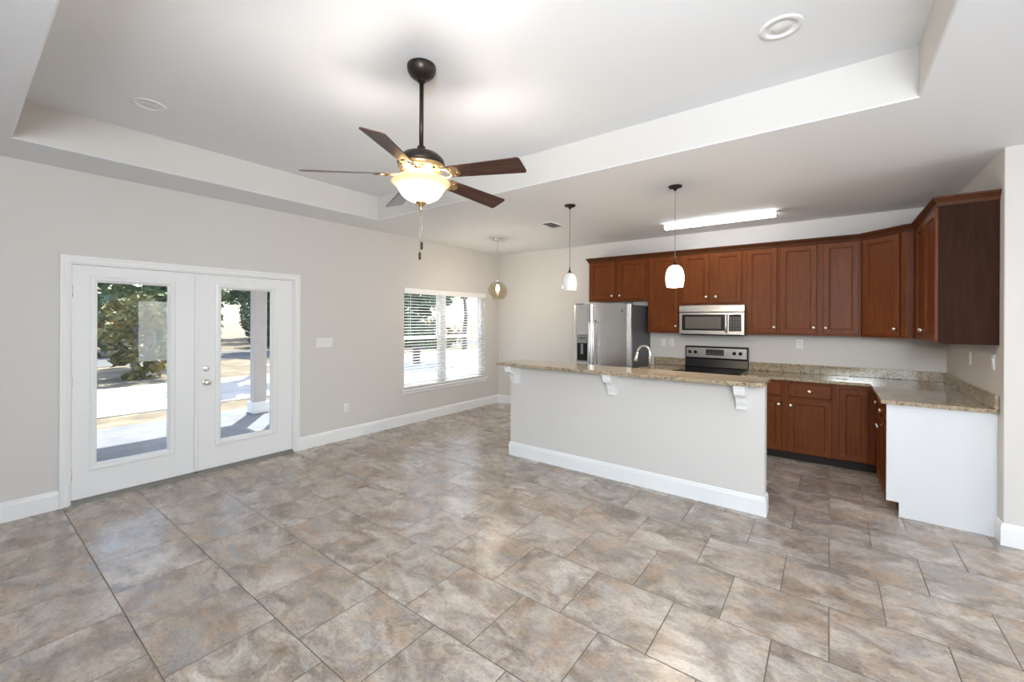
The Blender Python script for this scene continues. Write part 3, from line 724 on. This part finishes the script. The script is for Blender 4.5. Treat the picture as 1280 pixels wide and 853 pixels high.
# faucet
f = thing('kitchen_faucet', 'chrome gooseneck pull-down faucet rising behind the bar top', 'faucet', (-1.405, 4.125, .914))
MB().lathe([(0, 0), (.028, 0), (.027, .008), (.020, .020), (.018, .10), (.016, .11), (0, .11)], seg=24).build('base', chrome, f)
ang = math.radians(176); dx, dy = math.cos(ang), math.sin(ang)
pts = [(0, 0, .10), (0, 0, .28)] + [(dx * .062 * (1 - math.cos(a)), dy * .062 * (1 - math.cos(a)), .305 + .062 * math.sin(a)) for a in [PI * i / 12 for i in range(0, 12)]]
pts += [(dx * .130, dy * .130, .300)]
MB().tube(pts, .0115, 14).build('spout', chrome, f)
MB().tube([(dx * .128, dy * .128, .305), (dx * .137, dy * .137, .265), (dx * .146, dy * .146, .225), (dx * .149, dy * .149, .212)], [.013, .015, .019, .017], 16).build('spray_head', chrome, f)
MB().tube([(0, .015, .07), (.01, .06, .075), (.015, .105, .095)], [.008, .006, .005], 10).build('lever', chrome, f)

# ------------------------------------------------------------------ refrigerator
rf = thing('refrigerator', 'stainless side-by-side refrigerator with dark grey sides', 'refrigerator', (-2.915, 5.33, 0))
FW = .843
MB().box((.004, .075, .02), (FW - .004, .78, 1.745)).build('body', grey_side, rf, bevel=.006)
def curved_door(x0, x1, z0, z1):
    m = MB(); n = 10; poly = []
    for i in range(n + 1):
        t = i / n; x = x0 + (x1 - x0) * t; e = abs(2 * t - 1); poly.append((x, .004 + .016 * e ** 6))
    poly += [(x1, .068), (x0, .068)]
    m.prism(poly, z0, z1); return m
d1 = curved_door(0, .298, .08, 1.758).build('freezer_door', steel, rf, bevel=.004)
d2 = curved_door(.304, FW, .08, 1.758).build('fridge_door', steel, rf, bevel=.004)
for px, par in ((.272, d1), (.330, d2)):
    h = MB().tube([(px, .006, 1.525), (px, -.030, 1.515), (px, -.042, 1.49), (px, -.044, 1.1), (px, -.042, .57), (px, -.030, .545), (px, .006, .535)], .013, 12).build('handle', steel, par)
dp = MB().box((.060, .002, .955), (.222, .050, 1.335)).build('water_dispenser', black_pl, d1, bevel=.004)
m = MB(); m.box((.066, -.003, 1.215), (.216, .004, 1.330)); m.build('dispenser_controls', dispenser_m, dp, bevel=.003)
for k in range(3): MB().lathe([(0, -.001), (.010, -.001), (.010, -.004), (0, -.005)], (.105 + .036 * k, -.003, 1.285), 14, 'Y').build('button', black_pl, dp)
MB().box((.120, -.006, 1.06), (.160, .004, 1.205)).build('paddle', dispenser_m, dp, bevel=.003)
MB().box((.064, -.008, .958), (.218, .006, .972)).build('drip_tray', dispenser_m, dp, bevel=.002)
MB().box((.0, .07, .02), (FW, .10, .078)).build('toe_grille', black_pl, rf)
for k in (.06, FW - .06): MB().box((k - .045, .03, 1.758), (k + .045, .12, 1.772)).build('hinge_cover', grey_side, rf, bevel=.003)
MB().lathe([(0, 0), (.016, 0), (.016, -.003), (0, -.004)], (FW - .115, .004, 1.665), 20, 'Y').build('round_badge', mat('badge grey', (.25, .25, .26), .3, .8), rf)

# ------------------------------------------------------------------ over-range microwave
mw = thing('microwave', 'stainless over-range microwave with black window and keypad', 'microwave', (-1.574, 5.745, 1.352))
MW, MH = .756, .384
MB().box((.004, .03, .012), (MW - .004, .395, MH - .0)).build('body', grey_side, mw)
MB().prism([(.014, .292), (.0, .298), (.006, .372), (.02, MH), (.05, MH), (.05, .292)], 0, MW, 'X').build('vent_grille', steel, mw, bevel=.002)
m = MB(); m.box((0, 0, .012), (MW, .03, .288)); dr = m.build('door', steel, mw, bevel=.004)
MB().box((.035, -.004, .060), (.540, .004, .262)).build('window_frame', black_pl, dr, bevel=.005)
MB().box((.075, -.007, .082), (.500, .000, .235)).build('window', window_gl, dr, bevel=.004)
kp = MB().box((.588, -.004, .055), (.725, .004, .262)).build('keypad', black_pl, mw, bevel=.004)
m = MB()
for r_ in range(8):
    for c_ in range(4): m.box((.600 + c_ * .030, -.0055, .066 + r_ * .0215), (.622 + c_ * .030, -.003, .078 + r_ * .0215))
m.build('keys', key_m, kp)
MB().box((.600, -.0055, .240), (.713, -.003, .256)).build('display', black_gl, kp)
MB().tube([(.563, .002, .272), (.563, -.035, .262), (.563, -.042, .24), (.563, -.042, .075), (.563, -.035, .052), (.563, .002, .042)], .014, 12).build('handle', steel, dr)
MB().box((.02, .01, 0), (MW - .02, .38, .013)).build('underside', black_pl, mw)

# ------------------------------------------------------------------ range
rg = thing('range', 'black and stainless electric range with a glass cooktop', 'stove', (-1.574, 5.455, 0))
RW = .758
MB().box((.003, .035, .05), (RW - .003, .665, .895)).build('body', black_pl, rg)
MB().box((0, .0, .896), (RW, .62, .920)).build('cooktop', black_gl, rg, bevel=.006)
ringm = mat('burner ring print', (.08, .08, .085), .25)
for (bx, by, br) in ((.20, .17, .105), (.56, .17, .085), (.20, .43, .075), (.56, .43, .105)):
    MB().lathe([(br - .003, .9206), (br, .9206)], (bx, by, 0), 40).build('burner_ring', ringm, rg)
MB().box((.012, .0, .30), (RW - .012, .034, .860)).build('oven_door', steel, rg, bevel=.004)
MB().box((.12, -.004, .42), (RW - .12, .004, .72)).build('oven_window', black_gl, rg, bevel=.004)
MB().tube([(.06, .002, .80), (.06, -.04, .80), (RW - .06, -.04, .80), (RW - .06, .002, .80)], .012, 10).build('oven_handle', steel, rg)
MB().box((.012, .0, .06), (RW - .012, .034, .285)).build('storage_drawer', steel, rg, bevel=.004)
bgd = MB(); bgd.prism([(.575, .9205), (.600, 1.030), (.583, 1.036), (.583, 1.190), (.600, 1.197), (.668, 1.197), (.668, .9205)], 0, RW, 'X')
bgo = bgd.build('backguard', black_pl, rg, bevel=.006)
MB().box((.014, .578, 1.046), (RW - .014, .584, 1.178)).build('control_panel', steel, bgo, bevel=.002)
MB().box((.262, .5745, 1.080), (.482, .579, 1.158)).build('clock_display', mat('smoked display', (.055, .052, .05), .2), bgo, bevel=.002)
m = MB()
for r_ in range(2):
    for c_ in range(6): m.box((.275 + c_ * .034, .5732, 1.090 + r_ * .018), (.295 + c_ * .034, .575, 1.098 + r_ * .018))
m.build('display_keys', key_m, bgo)
for kx in (.066, .137, .604, .675):
    MB().lathe([(0, -.004), (.024, -.004), (.021, -.026), (.012, -.030), (0, -.030)], (kx, .582, 1.118), 24, 'Y').build('control_knob', black_pl, bgo)

# ------------------------------------------------------------------ switch and outlet plates
def plate(kind, name, label, loc, rot, gangs=1, group=None):
    """local: plate in xz plane facing -y"""
    w_ = .070 + .046 * (gangs - 1)
    t = thing(name, label, kind, loc, rot, group)
    m = MB().box((-w_ / 2, -.006, -.057), (w_ / 2, 0, .057)).build('cover_plate', white_plastic, t, bevel=.003)
    for g_ in range(gangs):
        xx = -w_ / 2 + .035 + .046 * g_
        if kind == 'outlet':
            for zz in (-.020, .020):
                s = MB().box((xx - .0165, -.009, zz - .014), (xx + .0165, -.004, zz + .014)).build('receptacle', white_plastic, t, bevel=.003)
                q = MB(); q.box((xx - .008, -.0095, zz - .004), (xx - .005, -.008, zz + .006)); q.box((xx + .005, -.0095, zz - .004), (xx + .008, -.008, zz + .006)); q.build('slot', black_pl, s)
        else:
            MB().prism([(-.008, -.030), (-.011, .030), (-.004, .032), (-.004, -.032)], xx - .0165, xx + .0165, 'X').build('rocker', white_plastic, t)
    return t
e_ = .0005
plate('switch', 'light_switch', 'wide white four-gang switch plate beside the french doors', (XL + e_, 2.747, 1.246), PI / 2, 4)
plate('outlet', 'wall_outlet', 'white outlet low on the left wall right of the french doors', (XL + e_, 3.043, .400), PI / 2)
plate('switch', 'light_switch', 'white switch plate on the back wall left of the refrigerator', (-3.256, YB - e_, 1.226), 0)
plate('switch', 'light_switch', 'white switch plate on the wall between refrigerator and range', (-1.900, YB - e_, 1.226), 0)
plate('outlet', 'wall_outlet', 'white outlet beside the switch, just left of the range', (-1.786, YB - e_, 1.228), 0)
plate('outlet', 'wall_outlet', 'white outlet above the granite counter right of the range', (-.285, YB - e_, 1.262), 0)
plate('outlet', 'wall_outlet', 'white outlet on the right kitchen wall nearer the corner', (XR - e_, 5.22, 1.225), -PI / 2)
plate('switch', 'light_switch', 'white switch plate on the right kitchen wall near its open end', (XR - e_, 4.58, 1.240), -PI / 2)

# ------------------------------------------------------------------ outdoors
def gmat(name, cols, scale, rough=.95):
    m = mat(name, rough=rough); n = noise(m, pos(m), scale, 8, .65, .3); c = ramp(m, n, cols)
    L(m, c, bsdf(m).inputs['Base Color']); bump(m, n, .3, .05); return m
lawn = gmat('dry leaf strewn lawn', [(.3, (.085, .065, .04)), (.5, (.17, .135, .085)), (.7, (.30, .25, .17))], 1.4)
conc = gmat('pale concrete', [(.3, (.62, .60, .57)), (.7, (.78, .76, .73))], 2.5)
drive = gmat('sandy driveway concrete', [(.3, (.36, .345, .32)), (.7, (.46, .445, .42))], 2.5)
patio = gmat('grey patio concrete', [(.3, (.15, .16, .175)), (.7, (.22, .23, .245))], 3)
asph = gmat('grey asphalt', [(.3, (.10, .10, .10)), (.7, (.16, .16, .16))], 6)
siding = paint('pinkish beige porch paint', (.52, .47, .45), .6)
GZ = -.14
struct(MB().box((-95, -60, GZ - .3), (XL - .152, 80, GZ)).build('ground', lawn))
struct(MB().box((-8.35, -3.2, GZ - .1), (XL - .151, 3.7, -.06)).build('patio_slab', patio))
struct(MB().box((-13.6, -20, GZ), (-9.7, 26, GZ + .015)).build('driveway', drive))
struct(MB().box((-16.5, 6.8, GZ - .05), (-9.7, 26, GZ + .016)).build('parking_pad', conc))
struct(MB().box((-9.7, 5.6, GZ - .05), (XL - .2, 26, GZ + .016)).build('side_yard_pad', conc))
struct(MB().box((-25.0, -40, GZ), (-19.8, 60, GZ + .012)).build('street', asph))
# porch roof with beam, on columns
pr_ = struct(MB().box((-8.45, -3.3, 2.62), (XL - .151, 3.55, 2.85)).build('porch_roof', siding))
struct(MB().box((-8.20, -3.2, 2.34), (-7.95, 3.4, 2.62)).build('porch_beam', siding))
ex = struct(MB().box((XL - .151, YN - .2, GZ), (XL - .17, DY0 - .06, 3.2)).build('wall_exterior', siding))
for (cx, cy, lab) in ((-7.80, 3.17, 'square beige porch column seen through the right french door'), (-7.9, -2.9, 'square beige porch column at the near end of the patio')):
    t = thing('porch_column', lab, 'column', (cx, cy, -.06), 0, 'square porch columns')
    MB().box((-.095, -.095, .0), (.095, .095, 2.40)).build('shaft', siding, t, bevel=.006)
    MB().box((-.13, -.13, 0), (.13, .13, .19)).build('plinth', trim_m, t, bevel=.01)
t = thing('porch_column', 'slim round downpipe-like post beside the beige porch column', 'column', (-7.45, 3.45, -.06))
MB().lathe([(0, 0), (.055, 0), (.055, 2.66), (0, 2.66)], seg=20).build('shaft', paint('pale violet grey post', (.60, .60, .66), .5), t)
MB().lathe([(0, 0), (.085, 0), (.085, .10), (.055, .12), (.055, .121)], seg=20).build('plinth', trim_m, t)

# foliage
def leaf_mat(name, cols):
    m = mat(name, rough=.6); n = noise(m, pos(m), 2.2, 3, .7)
    L(m, ramp(m, n, cols), bsdf(m).inputs['Base Color']); bsdf(m).inputs['Subsurface Weight'].default_value = 0; return m
lf1 = leaf_mat('green leaves', [(.3, (.04, .08, .02)), (.5, (.09, .15, .045)), (.7, (.18, .25, .075))])
lf2 = leaf_mat('yellow green leaves', [(.3, (.06, .08, .02)), (.5, (.17, .16, .045)), (.7, (.36, .28, .07))])
lf3 = leaf_mat('deep green leaves', [(.3, (.03, .07, .03)), (.5, (.07, .14, .06)), (.7, (.13, .21, .10))])
bark = gmat('grey brown bark', [(.3, (.10, .08, .065)), (.7, (.22, .18, .15))], 9)
def tree(name, label, cat, x, y, h, crown_r, crown_z, leaf, trunk_r, nclump, seed, leafsize=.16, group=None):
    rnd = random.Random(seed)
    t = thing(name, label, cat, (x, y, GZ), 0, group)
    m = MB()
    pts = [(rnd.uniform(-.1, .1) * k * .4, rnd.uniform(-.1, .1) * k * .4, h * .8 * k / 5) for k in range(6)]
    m.tube(pts, [trunk_r * (1 - .15 * k) for k in range(6)], 10)
    for k in range(5):
        a = rnd.uniform(0, 2 * PI); z0 = crown_z - crown_r * .6 + rnd.uniform(0, crown_r)
        z0 = max(.15, min(z0, h * .75))
        m.tube([(0, 0, z0), (math.cos(a) * crown_r * .35, math.sin(a) * crown_r * .35, z0 + .3 * crown_r), (math.cos(a) * crown_r * .7, math.sin(a) * crown_r * .7, z0 + .5 * crown_r)], [trunk_r * .35, trunk_r * .22, trunk_r * .1], 6)
    m.build('trunk', bark, t)
    m = MB(); vs_, fs = [], []
    for c_ in range(nclump):
        while True:
            p = Vector((rnd.uniform(-1, 1), rnd.uniform(-1, 1), rnd.uniform(-1, 1)))
            if p.length < 1: break
        ccen = Vector((p.x * crown_r, p.y * crown_r, crown_z + p.z * (h - crown_z)))
        rr = crown_r * rnd.uniform(.16, .30)
        for k in range(34):
            d = Vector((rnd.gauss(0, 1), rnd.gauss(0, 1), rnd.gauss(0, 1))).normalized() * rr * rnd.uniform(.5, 1)
            q = ccen + d
            if q.z < .03: q.z = .03 + rnd.uniform(0, .1)
            a1 = Vector((rnd.gauss(0, 1), rnd.gauss(0, 1), rnd.gauss(0, .6))).normalized(); a2 = a1.cross(Vector((rnd.gauss(0, 1), rnd.gauss(0, 1), rnd.gauss(0, 1)))).normalized()
            s = leafsize * rnd.uniform(.6, 1.3); o0 = len(vs_)
            vs_ += [q - a1 * s, q + a2 * s * .45, q + a1 * s, q - a2 * s * .45]; fs.append((o0, o0 + 1, o0 + 2, o0 + 3))
    m.add(vs_, fs); m.build('foliage', leaf, t)
    return t
# bushes and trees seen through the left pane
tree('garden_shrub', 'yellow green shrub across the driveway behind the left french door', 'shrub', -15.2, 3.05, 2.5, .95, 1.2, lf2, .07, 46, 1, .12)
tree('garden_tree', 'tall green tree behind the yellow shrub outside the left door', 'tree', -18.9, 4.2, 6.5, 1.7, 3.9, lf1, .20, 60, 2, .20)
tree('garden_tree', 'slim trunked tree at the left edge of the left door glass', 'tree', -14.9, .35, 6.5, 1.5, 4.4, lf1, .16, 40, 3, .16)
tree('garden_tree', 'distant green tree beyond the street seen through the left door', 'tree', -30, 7.2, 8.0, 3.0, 4.6, lf1, .30, 60, 4, .28)
tree('garden_tree', 'distant dull green tree beyond the street near the left door edge', 'tree', -31, .5, 9.0, 3.1, 4.6, lf3, .30, 60, 5, .28)
tree('garden_tree', 'dark green tree behind the porch column outside the right door', 'tree', -23.5, 10.4, 7.0, 2.1, 4.2, lf3, .24, 80, 6, .20)
tree('garden_tree', 'bare lower trunk tree at the left of the right door glass', 'tree', -13.9, 5.7, 7.0, 1.1, 5.2, lf1, .17, 46, 7, .16)
tree('garden_tree', 'broad green tree beyond the street outside the right door', 'tree', -33, 16.0, 9.0, 3.6, 4.8, lf3, .34, 70, 8, .30)
tree('garden_tree', 'green tree standing outside the far left sash of the blinded window', 'tree', -12.6, 10.7, 5.2, 1.35, 2.8, lf3, .15, 60, 9, .16)
tree('garden_tree', 'small leafy tree high outside the right half of the blinded window', 'tree', -16.5, 17.5, 6.0, 1.6, 4.4, lf1, .15, 46, 10, .18)
tree('garden_shrub', 'low hedge shrub across the grass outside the blinded window', 'shrub', -20, 17.5, 1.4, 2.2, .5, lf2, .10, 50, 11, .16)
for i in range(6):
    tree('distant_tree', 'dull green tree in the distant tree line beyond the street', 'tree', -42 + (i % 2) * 2.0, -6 + i * 7.6, 9.0, 3.3, 4.3, lf3 if i % 2 else lf1, .3, 60, 30 + i, .45, group='distant tree line')
for (x, y, h, r, lf, sd, lab) in ((-23.5, 6.6, 3.0, 1.3, lf3, 50, 'dark green shrub beyond the street near the middle of the left door glass'),
                                (-25.0, 3.4, 3.4, 1.5, lf3, 51, 'dark green shrub beyond the street behind the yellow green shrub'),
                                (-27.0, 12.0, 3.4, 1.7, lf3, 52, 'dark shrub beyond the street in the left half of the right door glass'),
                                (-27.5, 15.9, 3.2, 1.7, lf3, 53, 'dark shrub beyond the street just beside the porch column')):
    tree('garden_shrub', lab, 'shrub', x, y, h, r, h * .45, lf, .07, 60, sd, .2)
